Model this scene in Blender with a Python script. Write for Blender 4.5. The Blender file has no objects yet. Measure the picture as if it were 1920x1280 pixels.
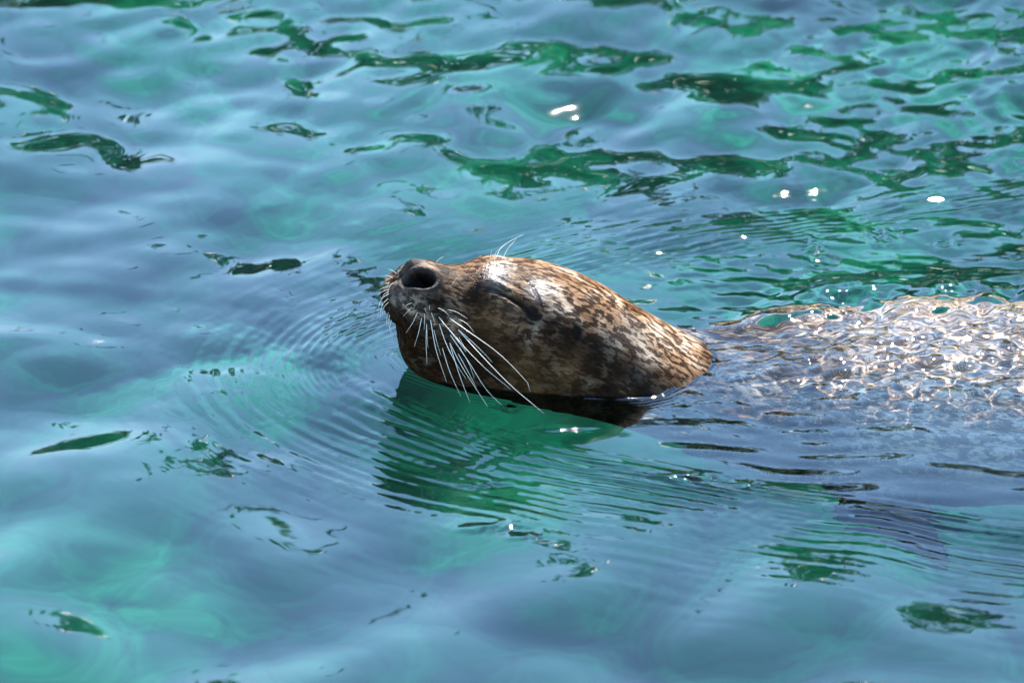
import bpy, math, random
import numpy as np
from mathutils import Vector

S = bpy.context.scene
COL = S.collection
R = math.radians
rng = np.random.default_rng(7)
random.seed(7)

# ------------------------------------------------------------------ camera
PITCH = R(24.0)
DIST = 10.0
FPX = 17500.0                       # focal length in pixels of the 1920 px frame
CP = np.array([0.0, -DIST * math.cos(PITCH), DIST * math.sin(PITCH)])
FW = np.array([0.0, math.cos(PITCH), -math.sin(PITCH)])
UP = np.array([0.0, math.sin(PITCH), math.cos(PITCH)])
cam_d = bpy.data.cameras.new('camera')
cam = bpy.data.objects.new('camera', cam_d)
COL.objects.link(cam)
cam.location = CP
cam.rotation_euler = (math.pi / 2 - PITCH, 0, 0)
cam_d.sensor_width = 36.0
cam_d.lens = 36.0 * FPX / 1920.0
cam_d.clip_start = 0.1
cam_d.clip_end = 3000
cam_d.dof.use_dof = True
cam_d.dof.focus_distance = 9.93
cam_d.dof.aperture_fstop = 7.1
S.camera = cam

# ------------------------------------------------------------------ light
SUN_EL, SUN_AZ = R(46.0), R(14.0)     # azimuth: from +Y (away from camera) towards +X (right)
world = bpy.data.worlds.new('World')
S.world = world
world.use_nodes = True
wn = world.node_tree.nodes
bg = wn['Background']
sky = wn.new('ShaderNodeTexSky')
sky.sky_type = 'NISHITA'
sky.sun_disc = False
sky.sun_elevation = SUN_EL
sky.sun_rotation = SUN_AZ
sky.air_density = 1.7
sky.dust_density = 0.0
sky.ozone_density = 8.0
world.node_tree.links.new(sky.outputs[0], bg.inputs[0])
bg.inputs[1].default_value = 0.122

sun_d = bpy.data.lights.new('sun', 'SUN')
sun_d.energy = 5.0
sun_d.angle = R(0.53)
sun_d.color = (1.0, 0.94, 0.86)
sun = bpy.data.objects.new('sun', sun_d)
COL.objects.link(sun)
sd = Vector((math.sin(SUN_AZ) * math.cos(SUN_EL), math.cos(SUN_AZ) * math.cos(SUN_EL), math.sin(SUN_EL)))
sun.rotation_euler = sd.to_track_quat('Z', 'Y').to_euler()
sun.location = sd * 20

S.view_settings.view_transform = 'Standard'
S.view_settings.look = 'None'
S.view_settings.gamma = 1.0
S.view_settings.use_curve_mapping = False
S.view_settings.exposure = 2.25
S.render.engine = 'CYCLES'
cy = S.cycles
cy.use_denoising = True
cy.denoiser = 'OPENIMAGEDENOISE'
cy.max_bounces = 10
cy.transmission_bounces = 8
cy.transparent_max_bounces = 12
cy.volume_bounces = 1
cy.caustics_refractive = True
cy.caustics_reflective = True
cy.sample_clamp_indirect = 12.0
cy.blur_glossy = 0.0
MNEE = True

# ------------------------------------------------------------------ helpers
def px2w(u, v, y=None, z=None):
    """point on the view ray of a reference pixel at given world y or z"""
    d = FW + (u - 960.0) / FPX * np.array([1.0, 0, 0]) + (640.0 - v) / FPX * UP
    if y is not None:
        t = (y - CP[1]) / d[1]
    else:
        t = (z - CP[2]) / d[2]
    return CP + t * d

def w2px(P):
    P = np.asarray(P, float) - CP
    dep = P @ FW
    return 960 + FPX * P[..., 0] / dep, 640 - FPX * (P @ UP) / dep

def sstep(a, b, x):
    t = np.clip((x - a) / (b - a), 0, 1)
    return t * t * (3 - 2 * t)

def link(name, me, mat=None, parent=None):
    o = bpy.data.objects.new(name, me)
    COL.objects.link(o)
    if mat is not None:
        me.materials.append(mat)
    if parent is not None:
        o.parent = parent
    return o

def grid_mesh(name, V, nr, nc, wrap=False, smooth=True):
    """V: (nr*nc,3) rows x cols; wrap closes the columns"""
    me = bpy.data.meshes.new(name)
    idx = np.arange(nr * nc).reshape(nr, nc)
    if wrap:
        a = idx[:-1, :]; b = np.roll(idx, -1, axis=1)[:-1, :]
        c = np.roll(idx, -1, axis=1)[1:, :]; d = idx[1:, :]
    else:
        a = idx[:-1, :-1]; b = idx[:-1, 1:]; c = idx[1:, 1:]; d = idx[1:, :-1]
    F = np.stack([a, b, c, d], axis=-1).reshape(-1, 4)
    me.vertices.add(len(V)); me.vertices.foreach_set('co', V.astype(np.float32).ravel())
    me.loops.add(F.size); me.loops.foreach_set('vertex_index', F.astype(np.int32).ravel())
    me.polygons.add(len(F))
    me.polygons.foreach_set('loop_start', np.arange(0, F.size, 4, dtype=np.int32))
    me.polygons.foreach_set('loop_total', np.full(len(F), 4, dtype=np.int32))
    me.polygons.foreach_set('use_smooth', np.full(len(F), smooth, dtype=bool))
    me.update(calc_edges=True)
    return me

def new_mat(name):
    m = bpy.data.materials.new(name)
    m.use_nodes = True
    nt = m.node_tree
    nt.nodes.clear()
    out = nt.nodes.new('ShaderNodeOutputMaterial')
    return m, nt, out

def N(nt, typ, **kw):
    n = nt.nodes.new(typ)
    for k, v in kw.items():
        if k.startswith('i_'):
            key = k[2:]
            key = int(key) if key.isdigit() else key.replace('_', ' ')
            n.inputs[key].default_value = v
        else:
            setattr(n, k, v)
    return n

def ramp(nt, fac, stops):
    r = nt.nodes.new('ShaderNodeValToRGB')
    el = r.color_ramp.elements
    while len(el) < len(stops):
        el.new(0.5)
    for e, (p, c) in zip(el, stops):
        e.position = p
        e.color = (*c, 1) if len(c) == 3 else c
    nt.links.new(fac, r.inputs[0])
    return r

def mixc(nt, fac, a, b, mode='MIX'):
    m = nt.nodes.new('ShaderNodeMix')
    m.data_type = 'RGBA'
    m.blend_type = mode
    for sock, val in ((m.inputs[0], fac), (m.inputs[6], a), (m.inputs[7], b)):
        if hasattr(val, 'is_output'):
            nt.links.new(val, sock)
        elif isinstance(val, (int, float)):
            sock.default_value = val
        else:
            sock.default_value = (*val, 1)
    return m.outputs[2]

def mth(nt, op, a, b=None, clamp=False):
    m = nt.nodes.new('ShaderNodeMath')
    m.operation = op
    m.use_clamp = clamp
    for i, val in enumerate((a, b)):
        if val is None:
            continue
        if hasattr(val, 'is_output'):
            nt.links.new(val, m.inputs[i])
        else:
            m.inputs[i].default_value = val
    return m.outputs[0]

# ------------------------------------------------------------------ the seal's frame (needed by the water too)
YC_X = np.array([-0.30, -0.14, 0.0, 0.10, 0.20, 0.35, 0.60, 1.2, 2.0])
YC_Y = np.array([-0.12, -0.092, -0.065, -0.045, -0.025, 0.0, 0.012, 0.0, 0.0])
def yc(x):
    return np.interp(x, YC_X, YC_Y)

# ------------------------------------------------------------------ sea floor
FLOOR_Z = -1.0
def axis(lo, hi, step, far, n_far):
    a = np.arange(lo, hi + step * 0.5, step)
    g = np.geomspace(step, far, n_far)
    return np.concatenate([(lo - np.cumsum(g))[::-1], a, hi + np.cumsum(g)])

m, nt, out = new_mat('sea_floor_weed_sand_caustics')
tc = N(nt, 'ShaderNodeTexCoord')
mp = N(nt, 'ShaderNodeMapping'); nt.links.new(tc.outputs['Object'], mp.inputs[0])
n1 = N(nt, 'ShaderNodeTexNoise', i_Scale=3.2, i_Detail=5.0, i_Roughness=0.6, i_Distortion=0.25)
nt.links.new(mp.outputs[0], n1.inputs['Vector'])
n2 = N(nt, 'ShaderNodeTexNoise', i_Scale=9.0, i_Detail=6.0, i_Roughness=0.65, i_Distortion=0.4)
nt.links.new(mp.outputs[0], n2.inputs['Vector'])
c1 = ramp(nt, n1.outputs[0], [(0.36, (0.001, 0.030, 0.006)), (0.46, (0.002, 0.092, 0.023)), (0.56, (0.004, 0.20, 0.055)), (0.68, (0.04, 0.42, 0.11))])  # weed and sand tones; pale stops also paint in caustic mottling
c2 = ramp(nt, n2.outputs[0], [(0.35, (0.55, 0.55, 0.55)), (0.65, (1.3, 1.3, 1.3))])
cc = mixc(nt, 1.0, c1.outputs[0], c2.outputs[0], 'MULTIPLY')
bs = N(nt, 'ShaderNodeBsdfPrincipled', i_Roughness=0.9)
nt.links.new(cc, bs.inputs['Base Color'])
nt.links.new(bs.outputs[0], out.inputs[0])
M_FLOOR = m

ax = axis(-2.5, 2.5, 0.05, 60, 30)
ay = axis(-2.5, 3.5, 0.05, 60, 30)
X, Y = np.meshgrid(ax, ay)
Z = np.full_like(X, FLOOR_Z)
for k in range(14):
    lam = 0.25 + 1.5 * rng.random(); th = rng.random() * 2 * np.pi
    Z += 0.02 * lam * np.sin(2 * np.pi / lam * (X * np.cos(th) + Y * np.sin(th)) + rng.random() * 6.28)
# the floor climbs to a bank beyond the far side
Z = np.where(Y > 9, Z + sstep(9, 14, Y) * 1.6, Z)
me = grid_mesh('sea_floor', np.stack([X, Y, Z], -1).reshape(-1, 3), len(ay), len(ax))
floor = link('sea_floor', me, M_FLOOR)
floor['kind'] = 'structure'

# ------------------------------------------------------------------ water
def wave_sum(X, Y, n, l0, l1, slope, seed, dir0=None, spread=np.pi, p=0.0):
    """sum of n plane waves, total rms slope about `slope`"""
    r = np.random.default_rng(seed)
    H = np.zeros_like(X)
    lam = np.exp(r.uniform(np.log(l0), np.log(l1), n))
    wgt = lam ** p
    wgt = wgt / np.sqrt((wgt ** 2).sum() / 2)
    for L, w_ in zip(lam, wgt):
        th = r.uniform(0, 2 * np.pi) if dir0 is None else dir0 + r.uniform(-spread, spread)
        k = 2 * np.pi / L
        H += slope * w_ / k * np.sin(k * (X * np.cos(th) + Y * np.sin(th)) + r.uniform(0, 6.283))
    return H

# bow curve: the parabola of the wake round the head
BX0, BY0, BK = -0.190, -0.06, 0.25
tt = np.linspace(-1.6, 1.6, 900)
BC = np.stack([BX0 + tt ** 2 / BK, BY0 + tt], -1)

def bow_dist(X, Y):
    gx = np.linspace(-1.0, 1.2, 180); gy = np.linspace(-1.4, 1.5, 240)
    GX, GY = np.meshgrid(gx, gy)
    P = np.stack([GX.ravel(), GY.ravel()], -1)
    D = np.empty(len(P))
    for i in range(0, len(P), 4000):
        q = P[i:i + 4000]
        D[i:i + 4000] = np.sqrt(((q[:, None, :] - BC[None]) ** 2).sum(-1)).min(1)
    sgn = np.where((P[:, 1] - BY0) ** 2 > BK * (P[:, 0] - BX0), 1.0, -1.0)
    D = (D * sgn).reshape(GX.shape)
    fx = np.clip((X - gx[0]) / (gx[1] - gx[0]), 0, len(gx) - 1.001)
    fy = np.clip((Y - gy[0]) / (gy[1] - gy[0]), 0, len(gy) - 1.001)
    ix = fx.astype(int); iy = fy.astype(int); fx = fx - ix; fy = fy - iy
    return (D[iy, ix] * (1 - fx) * (1 - fy) + D[iy, ix + 1] * fx * (1 - fy)
            + D[iy + 1, ix] * (1 - fx) * fy + D[iy + 1, ix + 1] * fx * fy)

WL = np.array([px2w(u, v, z=0.0)[:2] for u, v in ((752, 672), (775, 696), (830, 715), (900, 733), (1000, 745), (1100, 749), (1200, 747), (1240, 738), (1270, 722), (1300, 700), (1330, 672))])
WLP = np.stack([np.interp(np.linspace(0, 1, 500), np.linspace(0, 1, len(WL)), WL[:, k]) for k in range(2)], -1)
def waterline_dist(X, Y):
    D = np.full(X.shape, 1.0)
    sel = (X > -0.2) & (X < 0.28) & (Y > -0.25) & (Y < 0.05)
    P = np.stack([X[sel], Y[sel]], -1)
    r = np.empty(len(P))
    for i in range(0, len(P), 6000):
        r[i:i + 6000] = ((P[i:i + 6000, None, :] - WLP[None, ::4]) ** 2).sum(-1).min(1)
    D[sel] = np.sqrt(r)
    return D

def gauss(X, Y, cx, cy_, sx, sy):
    return np.exp(-((X - cx) / sx) ** 2 - ((Y - cy_) / sy) ** 2)

def water_height(X, Y):
    d = bow_dist(X, Y)
    inside = sstep(0.02, -0.04, d)                 # over the body, within the wake
    # gentle swell everywhere
    H = wave_sum(X, Y, 34, 0.18, 0.70, 0.062, 71, p=0.0)
    H += sstep(-0.10, -0.40, Y) * wave_sum(X, Y, 24, 0.12, 0.28, 0.036, 19)
    H += (0.35 + 0.65 * sstep(-0.45, 0.0, Y)) * wave_sum(X, Y, 40, 0.045, 0.17, 0.040, 4)
    H *= 1 - 0.55 * inside
    # finer ripple that grows towards the far right
    far = sstep(0.10, 0.70, Y + 0.40 * X)
    H += far * (0.72 + 0.28 * sstep(0.0, 0.4, X)) * wave_sum(X, Y, 40, 0.05, 0.20, 0.075, 5)
    H += far * sstep(0.1, 0.6, X) * wave_sum(X, Y, 40, 0.022, 0.07, 0.075, 6)
    # turbulent water behind the back
    tb = gauss(X, Y, 0.47, 0.40, 0.22, 0.20)
    H += tb * wave_sum(X, Y, 30, 0.08, 0.25, 0.12, 8)
    # bow ripples
    near = sstep(0.10, -0.15, Y)                   # camera side is stronger
    env = sstep(-0.05, 0.005, d) * np.exp(-np.clip(d, 0, 9) / 0.10) * (0.55 + 0.45 * near)
    for i, (l0, gr, sl, wl) in enumerate(((0.0072, 0.012, 0.06, 0.14), (0.0115, 0.018, 0.17, 0.22), (0.0185, 0.025, 0.17, 0.26))):
        dd = d + wave_sum(X, Y, 14, wl * 0.4, wl * 2.2, 0.075, 31 + i)
        pm = np.clip(0.75 + 0.60 * wave_sum(X, Y, 14, 0.07, 0.32, 1.0, 41 + i) / 0.022, 0.0, 1.5)
        lam = l0 + gr * np.clip(d, 0, 0.3)
        H += env * pm * sl * l0 / 6.283 * np.sin(2 * np.pi * dd / lam)
    H += sstep(-0.06, 0.0, d) * np.exp(-np.clip(d, 0, 9) / 0.12) * wave_sum(X, Y, 24, 0.012, 0.04, 0.035, 17)
    # wake ridge
    H += 0.0040 * np.exp(-((d + 0.005) / 0.025) ** 2) * sstep(0.05, 0.35, X) * sstep(-0.1, -0.3, Y) * (0.7 + 0.3 * np.sin(11 * X))
    # calm sheet over the flank with long ripples
    H += inside * wave_sum(X, Y, 16, 0.03, 0.10, 0.035, 11, dir0=R(82), spread=R(16)) * sstep(0.05, 0.25, X)
    # water mounded and broken over the back
    bk = sstep(0.19, 0.36, X) * sstep(-0.22, -0.06, Y) * sstep(0.20, 0.10, Y)
    H += bk * (0.010 + wave_sum(X, Y, 60, 0.015, 0.18, 0.25, 13))
    H += 0.010 * gauss(X, Y, 0.285, 0.035, 0.055, 0.045) + 0.010 * gauss(X, Y, 0.43, 0.055, 0.08, 0.05)
    ch = sstep(0.12, 0.22, X) * sstep(-0.30, -0.12, Y) * sstep(0.36, 0.12, Y)
    H += ch * wave_sum(X, Y, 40, 0.014, 0.05, 0.06, 14, dir0=R(80), spread=R(40))
    wl = waterline_dist(X, Y)
    H += 0.0028 * np.exp(-wl / 0.0045) * (0.7 + 0.3 * np.sin(130 * X + 60 * Y)) + 0.0004 * np.exp(-wl / 0.012) * np.sin(wl / 0.0011)
    # small capillary patches where the sun glints
    for gx, gy, sx, sy, sl in ((0.331, 0.235, 0.012, 0.045, 0.30), (0.406, 0.28, 0.018, 0.02, 0.28), (0.48, 0.262, 0.014, 0.01, 0.28),
                               (0.545, 0.22, 0.008, 0.012, 0.28), (0.185, -0.352, 0.035, 0.010, 0.26), (0.245, -0.365, 0.012, 0.008, 0.28),
                               (-0.005, -0.176, 0.010, 0.008, 0.26), (-0.012, -0.475, 0.030, 0.010, 0.22), (0.02, -0.50, 0.016, 0.006, 0.22), (-0.03, -0.355, 0.022, 0.008, 0.18), (0.06, -0.23, 0.02, 0.006, 0.18)):
        if gy < 0:
            H += gauss(X, Y, gx, gy, sx, sy) * (0.16 * (Y - gy) - 0.11 * (X - gx))
        H += gauss(X, Y, gx, gy, sx, sy) * wave_sum(X, Y, 26, 0.009, 0.022, sl, int(1000 * gx) + 700)
    # flatten far away
    H *= sstep(40, 6, np.hypot(X, Y))
    return H

M_WATER, nt, out = new_mat('clear_green_water')
bs = N(nt, 'ShaderNodeBsdfPrincipled', i_Roughness=0.032, i_IOR=1.333)
bs.inputs['Base Color'].default_value = (0.93, 0.98, 0.97, 1)
bs.inputs['Transmission Weight'].default_value = 1.0
nt.links.new(bs.outputs[0], out.inputs[0])
ax = axis(-0.62, 0.62, 0.0013, 8, 40)
ay_f = np.concatenate([np.arange(-0.95, -0.45, 0.0035), np.arange(-0.45, 0.10, 0.0011), np.arange(0.10, 0.36, 0.002), np.arange(0.36, 1.10, 0.0033)])
g = np.geomspace(0.003, 6, 36)
ay = np.concatenate([(ay_f[0] - np.cumsum(g))[::-1], ay_f, ay_f[-1] + np.cumsum(g)])
ax = ax[(ax > -40) & (ax < 40)]; ay = ay[(ay > -30) & (ay < 13)]
X, Y = np.meshgrid(ax, ay)
Z = water_height(X, Y)
me = grid_mesh('water', np.stack([X, Y, Z], -1).reshape(-1, 3), len(ay), len(ax))
water = link('water', me, M_WATER)
water['kind'] = 'structure'
if MNEE:
    water.cycles.is_caustics_caster = True
    sun_d.cycles.is_caustics_light = True
print('water verts', len(ax) * len(ay))

# ------------------------------------------------------------------ wood on the far bank (mirrored in the water)
def leaf_mass():
    V, F, MI = [], [], []
    def quad(c, s, r):
        a = r.normal(size=3); a /= np.linalg.norm(a)
        b = np.cross(a, r.normal(size=3)); b /= np.linalg.norm(b)
        i = len(V)
        V.extend([c - a * s, c + b * s * 0.55, c + a * s, c - b * s * 0.55])
        F.append((i, i + 1, i + 2, i + 3))
    r = np.random.default_rng(21)
    x = -26.0
    while x < 26:
        y = r.uniform(14, 19)
        el = R(10.5) + R(9.0) * float(sstep(-1.2, 1.0, np.array(x))) + r.uniform(R(-2.5), R(2.5))
        top = y * math.tan(el)
        wid = r.uniform(1.2, 1.9) * (0.6 + top / 10)
        # trunk
        i = len(V)
        for zz, rr in ((-0.1, 0.16), (top * 0.6, 0.07)):
            for k in range(6):
                V.append(np.array([x + rr * math.cos(k * math.pi / 3), y + rr * math.sin(k * math.pi / 3), zz]))
        for k in range(6):
            F.append((i + k, i + (k + 1) % 6, i + 6 + (k + 1) % 6, i + 6 + k))
        MI.extend([1] * 6)
        n0 = len(F)
        for cl in range(int(40 * top / 4.0)):
            u = r.normal(size=3); u /= np.linalg.norm(u)
            rad = r.random() ** 0.45
            c = np.array([x + u[0] * wid * rad, y + u[1] * wid * rad, top * 0.56 + u[2] * top * 0.42 * rad])
            cs = r.uniform(0.22, 0.5)
            for _ in range(34):
                p = c + r.normal(size=3) * cs * 0.5
                p[2] = max(p[2], 0.25)
                quad(p, r.uniform(0.11, 0.21), r)
        # undergrowth
        for _ in range(420):
            p = np.array([x + r.uniform(-1.4, 1.4), y + r.uniform(-2.2, 0.5), 0.15 + 0.9 * r.random() ** 1.5])
            quad(p, r.uniform(0.08, 0.16), r)
        MI.extend([0] * (len(F) - n0))
        x += r.uniform(0.7, 1.3) * (1 if abs(x) < 9 else 2)
    me = bpy.data.meshes.new('woodland')
    me.from_pydata([tuple(v) for v in V], [], F)
    me.polygons.foreach_set('material_index', np.array(MI, np.int32))
    return me

m, nt, out = new_mat('leaves')
gi = N(nt, 'ShaderNodeNewGeometry')
rp = ramp(nt, gi.outputs['Random Per Island'], [(0.0, (0.008, 0.035, 0.006)), (0.6, (0.02, 0.075, 0.010)), (1.0, (0.06, 0.11, 0.015))])
bs = N(nt, 'ShaderNodeBsdfPrincipled', i_Roughness=0.5)
nt.links.new(rp.outputs[0], bs.inputs['Base Color'])
nt.links.new(bs.outputs[0], out.inputs[0])
M_LEAF = m
m, nt, out = new_mat('bark')
bs = N(nt, 'ShaderNodeBsdfPrincipled', i_Roughness=0.9)
nz = N(nt, 'ShaderNodeTexNoise', i_Scale=6.0)
rp = ramp(nt, nz.outputs[0], [(0.3, (0.04, 0.03, 0.02)), (0.7, (0.12, 0.09, 0.06))])
nt.links.new(rp.outputs[0], bs.inputs['Base Color'])
nt.links.new(bs.outputs[0], out.inputs[0])
M_BARK = m
wood = link('woodland', leaf_mass(), M_LEAF)
wood.data.materials.append(M_BARK)
wood['kind'] = 'stuff'

# ------------------------------------------------------------------ the seal: one lofted body
# station: u_top, v_top, u_bottom, v_bottom (reference pixels on the sagittal plane), half width (m)
ST = np.array([
    # ut    vt    ub    vb    hw     e(squareness)
    [752,  520,  747,  600, 0.035],
    [770,  497,  752,  662, 0.041],
    [795,  494,  780,  700, 0.044],
    [850,  503,  840,  745, 0.056],
    [920,  497,  920,  790, 0.071],
    [990,  494,  1000, 830, 0.085],
    [1060, 510,  1075, 865, 0.095],
    [1130, 541,  1130, 900, 0.104],
    [1212, 592,  1185, 940, 0.115],
    [1285, 634,  1245, 990, 0.128],
    [1356, 668,  1320, 1050, 0.144],
    [1460, 672,  1430, 1110, 0.162],
    [1600, 666,  1590, 1150, 0.185],
    [1800, 668,  1800, 1170, 0.200],
    [2100, 686,  2100, 1160, 0.205],
    [2500, 716,  2500, 1090, 0.175],
    [2900, 780,  2900, 980, 0.110],
    [3150, 850,  3150, 930, 0.05],
], float)

def hermite(xk, yk, x):
    """monotone-ish cubic through knots"""
    yk = np.asarray(yk, float)
    h = np.diff(xk); dl = np.diff(yk) / h
    mk = np.zeros_like(yk)
    mk[1:-1] = (dl[:-1] * h[1:] + dl[1:] * h[:-1]) / (h[1:] + h[:-1])
    mk[0] = dl[0]; mk[-1] = dl[-1]
    i = np.clip(np.searchsorted(xk, x) - 1, 0, len(xk) - 2)
    t = (x - xk[i]) / h[i]
    h00 = 2 * t**3 - 3 * t**2 + 1; h10 = t**3 - 2 * t**2 + t
    h01 = -2 * t**3 + 3 * t**2; h11 = t**3 - t**2
    return h00 * yk[i] + h10 * h[i] * mk[i] + h01 * yk[i + 1] + h11 * h[i] * mk[i + 1]

Tp = np.array([px2w(a, b, y=yc((a - 960) / 1750)) for a, b in ST[:, :2]])
Bp = np.array([px2w(a, b, y=yc((a - 960) / 1750)) for a, b in ST[:, 2:4]])
HW = ST[:, 4]
mid = (Tp + Bp) / 2
arc = np.concatenate([[0], np.cumsum(np.linalg.norm(np.diff(mid, axis=0), axis=1))])
# sample positions along the body, dense over the head
s_list = [0.0]
while s_list[-1] < arc[-1]:
    s = s_list[-1]
    st_ = 0.0007 if s < 0.05 else (0.0011 if s < 0.36 else min(0.0011 + (s - 0.36) * 0.05, 0.02))
    s_list.append(s + st_)
s_arr = np.array(s_list); s_arr = s_arr[s_arr < arc[-1]]
NA = 440
# nose cap rows in front
CAP_L, ncap = 0.017, 34
cap_t = np.linspace(0, 1, ncap, endpoint=False) ** 1.6
rows_s = np.concatenate([np.zeros(ncap), s_arr])
rows_cap = np.concatenate([cap_t, np.ones(len(s_arr))])
T3 = np.stack([hermite(arc, Tp[:, k], rows_s) for k in range(3)], -1)
B3 = np.stack([hermite(arc, Bp[:, k], rows_s) for k in range(3)], -1)
W3 = hermite(arc, HW, rows_s)
C3 = (T3 + B3) / 2
A3 = (T3 - B3) / 2
dirn = np.gradient(hermite(arc, mid[:, 0], s_arr), s_arr), np.gradient(hermite(arc, mid[:, 1], s_arr), s_arr)
hd = np.stack([dirn[0], dirn[1], 0 * dirn[0]], -1)
hd = hd / np.linalg.norm(hd, axis=1, keepdims=True)
hd = np.concatenate([np.repeat(hd[:1], ncap, 0), hd])
LAT = np.stack([hd[:, 1], -hd[:, 0], 0 * hd[:, 0]], -1)       # points to the camera side
ncp = 2.3
cscale = (1 - (1 - rows_cap) ** ncp) ** (1 / ncp)
AXn = np.cross(LAT[0], A3[0] / np.linalg.norm(A3[0]))
if AXn[0] > 0:
    AXn = -AXn
C3 = C3 + (1 - rows_cap)[:, None] * CAP_L * AXn[None]
th = np.linspace(0, 2 * np.pi, NA, endpoint=False)
# squarer muzzle, rounder body
sq = np.interp(rows_s, [0, 0.06, 0.14], [2.35, 2.2, 2.0])
ct, stn = np.cos(th), np.sin(th)
pw = (2 / sq)[:, None]
ux = np.sign(ct)[None] * np.abs(ct)[None] ** pw
uy = np.sign(stn)[None] * np.abs(stn)[None] ** pw
V = (C3[:, None] + (cscale[:, None] * uy)[..., None] * A3[:, None]
     + (cscale * W3)[:, None, None] * ux[..., None] * LAT[:, None])
NR = len(rows_s)

def normals(V):
    du = np.roll(V, -1, 1) - np.roll(V, 1, 1)
    dv = np.gradient(V, axis=0)
    n = np.cross(du, dv)
    n /= np.linalg.norm(n, axis=-1, keepdims=True) + 1e-12
    return n
NRM = normals(V)
outw = V - C3[:, None]
if (NRM[200] * outw[200]).sum() < 0:
    NRM = -NRM
    FLIP = True
else:
    FLIP = False

def pick(u, v):
    """surface point of the seal seen at a reference pixel: position, normal"""
    pu, pv = w2px(V)
    vis = (NRM @ (-FW)) > 0.02
    e = (pu - u) ** 2 + (pv - v) ** 2 + np.where(vis, 0, 1e9)
    i = np.unravel_index(np.argmin(e), e.shape)
    return V[i].copy(), NRM[i].copy()

def mirror(p):
    """mirror a point across the sagittal plane of the head"""
    r = np.argmin(np.linalg.norm(C3[ncap:] - p, axis=1)) + ncap
    l = LAT[r]
    return p - 2 * ((p - C3[r]) @ l) * l

def bothsides(p, n):
    q = mirror(p); q2 = mirror(p + n * 0.01)
    nn = q2 - q; nn /= np.linalg.norm(nn)
    return [(p, n), (q, nn)]

def local(p, n, axis_px=None):
    a = np.array([1.0, 0, 0]) if axis_px is None else np.asarray(axis_px, float)
    a = a - (a @ n) * n; a /= np.linalg.norm(a)
    b = np.cross(n, a)
    D = V - p
    return D @ a, D @ b, D @ n

def line_dist(pts):
    """distance of every vertex to a 3-D polyline, and the position 0..1 along it"""
    best = np.full(V.shape[:2], 1e9); pos = np.zeros(V.shape[:2])
    L = np.concatenate([[0], np.cumsum(np.linalg.norm(np.diff(pts, axis=0), axis=1))])
    for i in range(len(pts) - 1):
        a, b = pts[i], pts[i + 1]
        ab = b - a
        t = np.clip(((V - a) @ ab) / (ab @ ab), 0, 1)
        d = np.linalg.norm(V - (a + t[..., None] * ab), axis=-1)
        m_ = d < best
        best[m_] = d[m_]; pos[m_] = ((L[i] + t * (L[i + 1] - L[i])) / L[-1])[m_]
    return best, pos

MASK = {k: np.zeros((NR, NA)) for k in ('wet', 'nostril', 'nose', 'eye', 'ear', 'dark', 'tawny', 'grey')}
disp = np.zeros((NR, NA))

def blob(u, v, r, h, both=True):
    global disp
    p, n = pick(u, v)
    for q, k in (bothsides(p, n) if both else [(p, n)]):
        d = np.linalg.norm(V - q, axis=-1)
        disp += h * np.exp(-(d / r) ** 2)

# broad forms
blob(800, 590, 0.022, 0.007)          # whisker pad
blob(925, 515, 0.020, 0.006)          # brow
blob(960, 575, 0.020, 0.0028)          # eyeball under the lid
blob(880, 560, 0.022, -0.003)         # hollow before the eye
blob(1040, 660, 0.050, 0.004)         # cheek
V += NRM * disp[..., None]; NRM = normals(V) * (-1 if FLIP else 1); disp[:] = 0

# cleft between the two pads, below the nose
d_s = np.abs(np.einsum('ijk,ik->ij', V - C3[:, None], LAT))
front = sstep(0.030, 0.005, rows_s)[:, None] * np.ones((1, NA))
zrel = np.einsum('ijk,ik->ij', V - C3[:, None], A3) / (A3 ** 2).sum(-1)[:, None]
disp -= 0.004 * np.exp(-(d_s / 0.0035) ** 2) * front * sstep(-0.35, 0.0, zrel)

# mouth line
mp_ = [pick(*q)[0] for q in ((737, 590), (752, 597), (775, 618), (805, 645), (840, 668))]
for pts in (np.array(mp_), np.array([mirror(p) for p in mp_])):
    d, pos = line_dist(pts)
    disp -= 0.0035 * np.exp(-(d / 0.0022) ** 2) * (1 - 0.7 * pos)
    disp += 0.0015 * np.exp(-((d - 0.006) / 0.004) ** 2) * (1 - pos)

# nostrils
pN, nN = pick(790, 521)
for p, n in bothsides(pN, nN):
    a, b, c = local(p, n, (1.0, 0, 0.12))
    near_ = np.abs(c) < 0.02
    r_ = np.sqrt((a / 0.0165) ** 2 + (b / 0.0122) ** 2)
    disp += np.where(near_, -0.020 * sstep(1.02, 0.74, r_) + 0.0016 * np.exp(-((r_ - 1.2) / 0.16) ** 2), 0)
    MASK['nostril'] = np.maximum(MASK['nostril'], np.where(np.abs(c) < 0.022, sstep(1.02, 0.9, r_), 0))
    MASK['nose'] = np.maximum(MASK['nose'], np.where(near_, sstep(2.0, 1.05, r_), 0))

# closed eye: slit, lids and creases
sl = [pick(*q)[0] for q in ((917, 537), (932, 543), (950, 551), (972, 565), (988, 577), (1001, 594))]
for pts in (np.array(sl), np.array([mirror(p) for p in sl])):
    d, pos = line_dist(pts)
    w_ = np.sin(np.pi * np.clip(pos * 0.9 + 0.05, 0, 1))
    disp -= 0.0055 * np.exp(-(d / 0.0032) ** 2) * w_
    disp += 0.0022 * np.exp(-((d - 0.0075) / 0.0035) ** 2) * w_
    disp -= 0.0010 * np.exp(-((d - 0.0135) / 0.0018) ** 2) * w_
    MASK['eye'] = np.maximum(MASK['eye'], np.exp(-(d / 0.0038) ** 2) * sstep(0, 0.25, w_))

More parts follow.
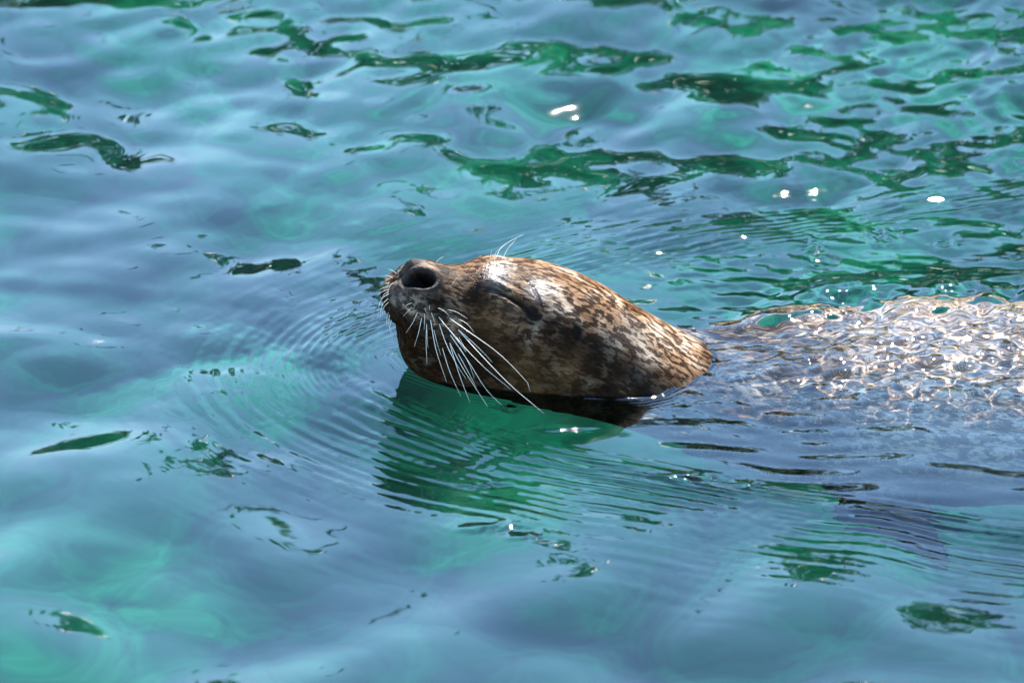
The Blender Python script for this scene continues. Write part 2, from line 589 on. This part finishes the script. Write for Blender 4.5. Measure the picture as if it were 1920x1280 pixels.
# crease behind the eye
cr = [pick(*q)[0] for q in ((978, 518), (1000, 538), (1012, 560), (1020, 590))]
for pts in (np.array(cr), np.array([mirror(p) for p in cr])):
    d, pos = line_dist(pts)
    disp -= 0.0014 * np.exp(-(d / 0.0014) ** 2) * np.sin(np.pi * pos)
    MASK['eye'] = np.maximum(MASK['eye'], 0.7 * np.exp(-(d / 0.0012) ** 2) * sstep(0, 0.3, np.sin(np.pi * pos)))

# ear hole
pE, nE = pick(1083, 622)
for p, n in bothsides(pE, nE):
    a, b, c = local(p, n, (0.25, 0, 1.0))
    r_ = np.sqrt((a / 0.0100) ** 2 + (b / 0.0066) ** 2 + (c / 0.02) ** 2)
    disp += -0.006 * sstep(1.0, 0.4, r_) + 0.0006 * np.exp(-((r_ - 1.5) / 0.35) ** 2)
    MASK['ear'] = np.maximum(MASK['ear'], sstep(1.2, 0.5, r_))
V += NRM * disp[..., None]
NRM = normals(V) * (-1 if FLIP else 1)

def patch(key, u, v, r, amt=1.0):
    p, n = pick(u, v)
    d = np.linalg.norm(V - p, axis=-1)
    MASK[key] = np.maximum(MASK[key], amt * np.exp(-(d / r) ** 2))
MASK['dark'] = np.maximum(MASK['dark'], 0.96 * sstep(0.42, 0.12, zrel) * sstep(0.33, 0.24, rows_s)[:, None] * sstep(0.0, 0.02, rows_s + 0.02)[:, None])  # cheek and jaw: partly dark fur, mostly shade painted into the colour
MASK['flank'] = sstep(0.52, 0.66, rows_s)[:, None] * np.ones((1, NA)) * sstep(0.12, -0.25, zrel)  # lower side darkened by colour, standing in for its shade
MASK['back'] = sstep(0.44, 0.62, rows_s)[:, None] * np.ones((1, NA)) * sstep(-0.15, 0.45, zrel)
patch('wet', 930, 512, 0.014); patch('wet', 1012, 545, 0.012); patch('wet', 960, 580, 0.010, 0.15); patch('nose', 770, 500, 0.020); patch('nose', 745, 545, 0.020); patch('nose', 830, 505, 0.016, 0.6)
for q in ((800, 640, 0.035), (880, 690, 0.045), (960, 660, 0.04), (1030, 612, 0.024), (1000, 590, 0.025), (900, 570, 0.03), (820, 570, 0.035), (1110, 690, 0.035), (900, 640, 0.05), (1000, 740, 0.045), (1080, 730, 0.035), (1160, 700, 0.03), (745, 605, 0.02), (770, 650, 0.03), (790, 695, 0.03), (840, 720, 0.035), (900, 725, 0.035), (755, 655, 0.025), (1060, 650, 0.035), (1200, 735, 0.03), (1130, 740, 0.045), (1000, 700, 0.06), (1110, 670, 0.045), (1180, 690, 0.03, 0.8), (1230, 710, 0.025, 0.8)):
    patch('dark', *q)  # extra spots of the painted face shade
for q in ((985, 690, 0.022), (1060, 700, 0.02), (1000, 720, 0.02), (920, 600, 0.02)):
    patch('tawny', *q)
for q in ((1190, 620, 0.025), (1150, 640, 0.016), (1200, 700, 0.02)):
    patch('grey', *q)

def zpx(X, Y):                      # coordinates read off an enlarged view of the muzzle
    return 660 + X / 3.555, 440 + Y / 3.555

NEAR = [
    [(570, 485), (610, 505), (650, 540)], [(635, 495), (690, 512), (770, 560)],
    [(645, 555), (770, 640), (1000, 810), (1120, 930), (1178, 1000), (1188, 1045)],
    [(705, 560), (765, 592), (815, 650)], [(700, 630), (800, 712), (890, 800), (935, 850)],
    [(702, 628), (860, 800), (1060, 1005), (1280, 1190)], [(575, 545), (640, 625), (700, 700), (760, 780)],
    [(580, 590), (625, 720), (690, 850), (760, 960)], [(640, 615), (760, 760), (900, 900), (1060, 1030)],
    [(650, 665), (780, 850), (920, 1060), (1000, 1135)], [(650, 715), (740, 890), (830, 1030), (905, 1145)],
    [(705, 790), (770, 905), (830, 1020)], [(525, 515), (542, 555), (555, 600)],
    [(525, 560), (560, 765), (630, 980)], [(545, 630), (570, 730), (592, 802)],
    [(600, 750), (655, 920), (725, 1075)], [(650, 715), (715, 930), (785, 1115)],
    [(500, 590), (494, 720), (500, 860)], [(498, 630), (501, 690), (507, 755)],
    [(465, 550), (445, 645), (415, 745)], [(482, 520), (484, 575), (480, 632)],
    [(440, 510), (405, 585), (360, 655)], [(485, 480), (489, 500), (496, 522)], [(515, 462), (516, 480), (515, 503)],
    [(402, 480), (372, 510), (340, 545)], [(402, 452), (375, 463), (350, 482)],
    [(715, 750), (780, 860), (815, 955)], [(710, 680), (740, 730), (760, 782)],
]
BROW = [[(958, 163), (990, 92), (1060, 40), (1140, 0)], [(1000, 163), (1040, 92), (1100, 25)], [(921, 168), (924, 140), (931, 106)],
        [(945, 163), (962, 115), (995, 84)], [(668, 335), (680, 310), (705, 284)], [(556, 187), (575, 168), (610, 145)]]
FAR = [[(300, 262), (272, 240), (243, 230)], [(275, 292), (250, 275), (212, 270)], [(262, 320), (225, 322), (183, 345)],
       [(255, 335), (210, 352), (178, 372)], [(250, 360), (200, 380), (165, 410)], [(252, 385), (200, 425), (178, 480), (175, 540)],
       [(250, 415), (210, 455), (192, 505), (190, 552)], [(248, 440), (215, 480), (200, 540)], [(246, 500), (232, 555), (235, 622)],
       [(250, 520), (246, 590), (268, 660), (305, 715)], [(262, 560), (252, 620), (262, 680)], [(256, 372), (220, 392), (190, 440)]]


# follicle bumps at the whisker roots
fol = np.zeros((NR, NA)); MASK['follicle'] = np.zeros((NR, NA))
for w in NEAR + FAR:
    p, n = pick(*zpx(*w[0]))
    for q, k in bothsides(p, n):
        d = np.linalg.norm(V - q, axis=-1)
        fol += 0.0010 * np.exp(-(d / 0.0024) ** 2)
        MASK['follicle'] = np.maximum(MASK['follicle'], np.exp(-(d / 0.0018) ** 2))
V += NRM * np.minimum(fol, 0.0014)[..., None]

# fore flipper: the flank drawn out towards the camera, under the water
fl_s = np.argmin(np.abs(C3[:, 0] - 0.36))
k_s = np.exp(-((rows_s - rows_s[fl_s]) / 0.055) ** 4)
k_t = np.exp(-((((th - R(-18) + np.pi) % (2 * np.pi)) - np.pi) / 0.16) ** 4)
pull = (k_s[:, None] * k_t[None])
V += pull[..., None] * np.array([0.05, -0.17, -0.01])
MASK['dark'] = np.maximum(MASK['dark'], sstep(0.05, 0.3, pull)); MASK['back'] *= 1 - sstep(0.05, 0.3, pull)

MASK['damp'] = sstep(0.009, 0.001, V[..., 2])
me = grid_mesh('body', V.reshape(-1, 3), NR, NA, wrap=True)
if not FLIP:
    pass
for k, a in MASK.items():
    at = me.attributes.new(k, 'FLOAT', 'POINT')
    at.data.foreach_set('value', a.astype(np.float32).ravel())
fs = np.repeat((np.concatenate([-(1 - cap_t) * 0.02, s_arr]))[:, None], NA, 1)
TL = R(20)
uvw = np.stack([V[..., 0] * math.cos(TL) - V[..., 2] * math.sin(TL), V[..., 1], V[..., 0] * math.sin(TL) + V[..., 2] * math.cos(TL)], -1)
at = me.attributes.new('flow', 'FLOAT_VECTOR', 'POINT')
at.data.foreach_set('vector', uvw.astype(np.float32).ravel())

# coat, with cheek and flank shade painted into its colour
m, nt, out = new_mat('wet_spotted_coat')
def attr(name, o='Fac'):
    return N(nt, 'ShaderNodeAttribute', attribute_name=name).outputs[o]
L_ = nt.links.new
flow = attr('flow', 'Vector')
tcn = N(nt, 'ShaderNodeTexCoord').outputs['Object']
def noise(vec, scale, detail=4.0, rough=0.55, dist=0.0, stretch=None):
    if stretch is not None:
        mp = N(nt, 'ShaderNodeMapping'); mp.inputs['Scale'].default_value = stretch
        L_(vec, mp.inputs[0]); vec = mp.outputs[0]
    n = N(nt, 'ShaderNodeTexNoise', i_Scale=scale, i_Detail=detail, i_Roughness=rough, i_Distortion=dist)
    L_(vec, n.inputs['Vector'])
    return n.outputs[0]
spots = noise(flow, 150, 4.0, 0.62, 0.3, (0.5, 1.0, 1.0))
bigv = noise(flow, 26, 3.0, 0.5, 0.3)
fine = noise(flow, 620, 4.0, 0.65, 0.0, (0.2, 1.0, 1.0))
base = ramp(nt, bigv, [(0.30, (0.10, 0.045, 0.018)), (0.48, (0.25, 0.145, 0.078)), (0.66, (0.55, 0.42, 0.30))]).outputs[0]
sp = mth(nt, 'ADD', spots, mth(nt, 'MULTIPLY', mth(nt, 'SUBTRACT', fine, 0.5), 0.32))
spf = ramp(nt, sp, [(0.475, (1, 1, 1)), (0.55, (0, 0, 0))]).outputs[0]
col = mixc(nt, mth(nt, 'MULTIPLY', spf, 0.88), base, (0.009, 0.0035, 0.002))
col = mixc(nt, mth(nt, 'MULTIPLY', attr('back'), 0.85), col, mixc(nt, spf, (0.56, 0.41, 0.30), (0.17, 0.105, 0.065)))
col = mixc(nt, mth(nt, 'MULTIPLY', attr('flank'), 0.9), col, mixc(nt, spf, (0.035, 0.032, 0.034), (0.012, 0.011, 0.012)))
col = mixc(nt, mth(nt, 'MULTIPLY', attr('grey'), 0.6), col, mixc(nt, mth(nt, 'MULTIPLY', spf, 0.6), (0.10, 0.088, 0.076), (0.006, 0.005, 0.004)))
col = mixc(nt, mth(nt, 'MULTIPLY', attr('dark'), 0.985), col, mixc(nt, spots, (0.002, 0.001, 0.0007), (0.016, 0.008, 0.004)))  # painted face shade goes in here; the flipper shares this dark tone
col = mixc(nt, mth(nt, 'MULTIPLY', attr('tawny'), 0.45), col, mixc(nt, spots, (0.012, 0.006, 0.002), (0.15, 0.075, 0.026)))
col = mixc(nt, mth(nt, 'MULTIPLY', attr('nose'), 0.95), col, (0.016, 0.014, 0.013))
col = mixc(nt, mth(nt, 'MULTIPLY', attr('follicle'), 0.8), col, (0.006, 0.004, 0.003))
col = mixc(nt, attr('nostril'), col, (0.002, 0.0015, 0.0015))
col = mixc(nt, attr('eye'), col, (0.008, 0.006, 0.005))
col = mixc(nt, attr('ear'), col, (0.010, 0.008, 0.007))
dmp = mth(nt, 'MULTIPLY', attr('damp'), mth(nt, 'SUBTRACT', 0.45, mth(nt, 'MULTIPLY', attr('back'), 0.45)))
col = mixc(nt, dmp, col, (0.01, 0.008, 0.006))
tint = ramp(nt, fine, [(0.3, (0.65, 0.65, 0.65)), (0.7, (1.3, 1.3, 1.3))]).outputs[0]
col = mixc(nt, 1.0, col, tint, 'MULTIPLY')
bs = N(nt, 'ShaderNodeBsdfDiffuse', i_Roughness=0.4)
L_(col, bs.inputs['Color'])
gl = N(nt, 'ShaderNodeBsdfGlossy', distribution='BECKMANN')
rg = ramp(nt, noise(flow, 60, 3.0), [(0.35, (0.20,) * 3), (0.65, (0.36,) * 3)]).outputs[0]
L_(rg, gl.inputs['Roughness'])
gmix = N(nt, 'ShaderNodeMixShader')
L_(mth(nt, 'ADD', mth(nt, 'ADD', mth(nt, 'MULTIPLY', attr('wet'), 0.09), mth(nt, 'SUBTRACT', 0.006, mth(nt, 'MULTIPLY', attr('dark'), 0.004))), mth(nt, 'MULTIPLY', mth(nt, 'SUBTRACT', attr('nose'), attr('nostril')), 0.006)), gmix.inputs[0])
L_(bs.outputs[0], gmix.inputs[1]); L_(gl.outputs[0], gmix.inputs[2])
b1 = N(nt, 'ShaderNodeBump', i_Strength=0.8, i_Distance=0.0012)
L_(mth(nt, 'ADD', fine, mth(nt, 'MULTIPLY', noise(flow, 180, 3.0, 0.6, 0.3, (0.4, 1, 1)), 1.2)), b1.inputs['Height'])
L_(b1.outputs[0], bs.inputs['Normal']); L_(b1.outputs[0], gl.inputs['Normal'])
L_(gmix.outputs[0], out.inputs[0])
M_COAT = m

seal = bpy.data.objects.new('seal', None)
seal.location = (0.05, -0.05, 0.0)
COL.objects.link(seal)
seal['label'] = 'brown spotted seal swimming with its nose lifted out of the water'
seal['category'] = 'seal'
def child(name, me, mat):
    o = link(name, me, mat, seal)
    o.matrix_parent_inverse.identity()
    o.location = -Vector(seal.location)
    return o
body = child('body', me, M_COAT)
if MNEE:
    body.cycles.is_caustics_receiver = True

# ------------------------------------------------------------------ whiskers
M_WHISK, nt, out = new_mat('whisker_horn')
bs = N(nt, 'ShaderNodeBsdfPrincipled', i_Roughness=0.3)
bs.inputs['Base Color'].default_value = (0.80, 0.74, 0.64, 1)
nt.links.new(bs.outputs[0], out.inputs[0])

def whisker_mesh(pts, r0):
    P = np.array(pts)
    # smooth resample
    L = np.concatenate([[0], np.cumsum(np.linalg.norm(np.diff(P, axis=0), axis=1))])
    n = 14
    t = np.linspace(0, L[-1], n)
    if len(P) > 2:
        Q = np.stack([hermite(L, P[:, k], t) for k in range(3)], -1)
    else:
        Q = np.stack([np.interp(t, L, P[:, k]) for k in range(3)], -1)
    vs, fs = [], []
    for i in range(n):
        tg = Q[min(i + 1, n - 1)] - Q[max(i - 1, 0)]
        tg /= np.linalg.norm(tg)
        a = np.cross(tg, [0.3, 0.2, 0.9]); a /= np.linalg.norm(a); b = np.cross(tg, a)
        rr = r0 * (1 - 0.72 * (i / (n - 1)) ** 1.3)
        for k in range(6):
            ang = k * math.pi / 3
            vs.append(tuple(Q[i] + rr * (a * math.cos(ang) + b * math.sin(ang))))
    for i in range(n - 1):
        for k in range(6):
            k2 = (k + 1) % 6
            fs.append((i * 6 + k, i * 6 + k2, i * 6 + 6 + k2, i * 6 + 6 + k))
    fs.append(tuple(range(5, -1, -1))); fs.append(tuple(range((n - 1) * 6, n * 6)))
    me = bpy.data.meshes.new('whisker')
    me.from_pydata(vs, [], fs)
    me.polygons.foreach_set('use_smooth', np.ones(len(fs), bool))
    return me

def add_whiskers(rows, name, out_y, r0, label=None):
    for w in rows:
        p0, n0 = pick(*zpx(*w[0]))
        pts = [p0 - n0 * 0.001]
        L = [0.0]
        for a, b in zip(w[:-1], w[1:]):
            L.append(L[-1] + math.hypot(b[0] - a[0], b[1] - a[1]))
        for q, l in zip(w[1:], L[1:]):
            t = l / L[-1]
            u, v = zpx(*q)
            yy = p0[1] + out_y(t, L[-1])
            P = px2w(u, v, y=yy)
            if P[2] < 0.002:
                P = px2w(u, v, z=0.002)
            pts.append(P)
        child(name, whisker_mesh(pts, r0 * (0.55 + 0.45 * min(1, L[-1] / 400))), M_WHISK)
add_whiskers(NEAR, 'whisker', lambda t, l: -0.00009 * l * t ** 0.7, 0.00031)
add_whiskers(FAR, 'whisker', lambda t, l: 0.00006 * l * t, 0.00036)
add_whiskers(BROW, 'eyebrow_whisker', lambda t, l: -0.01 * t, 0.0005)
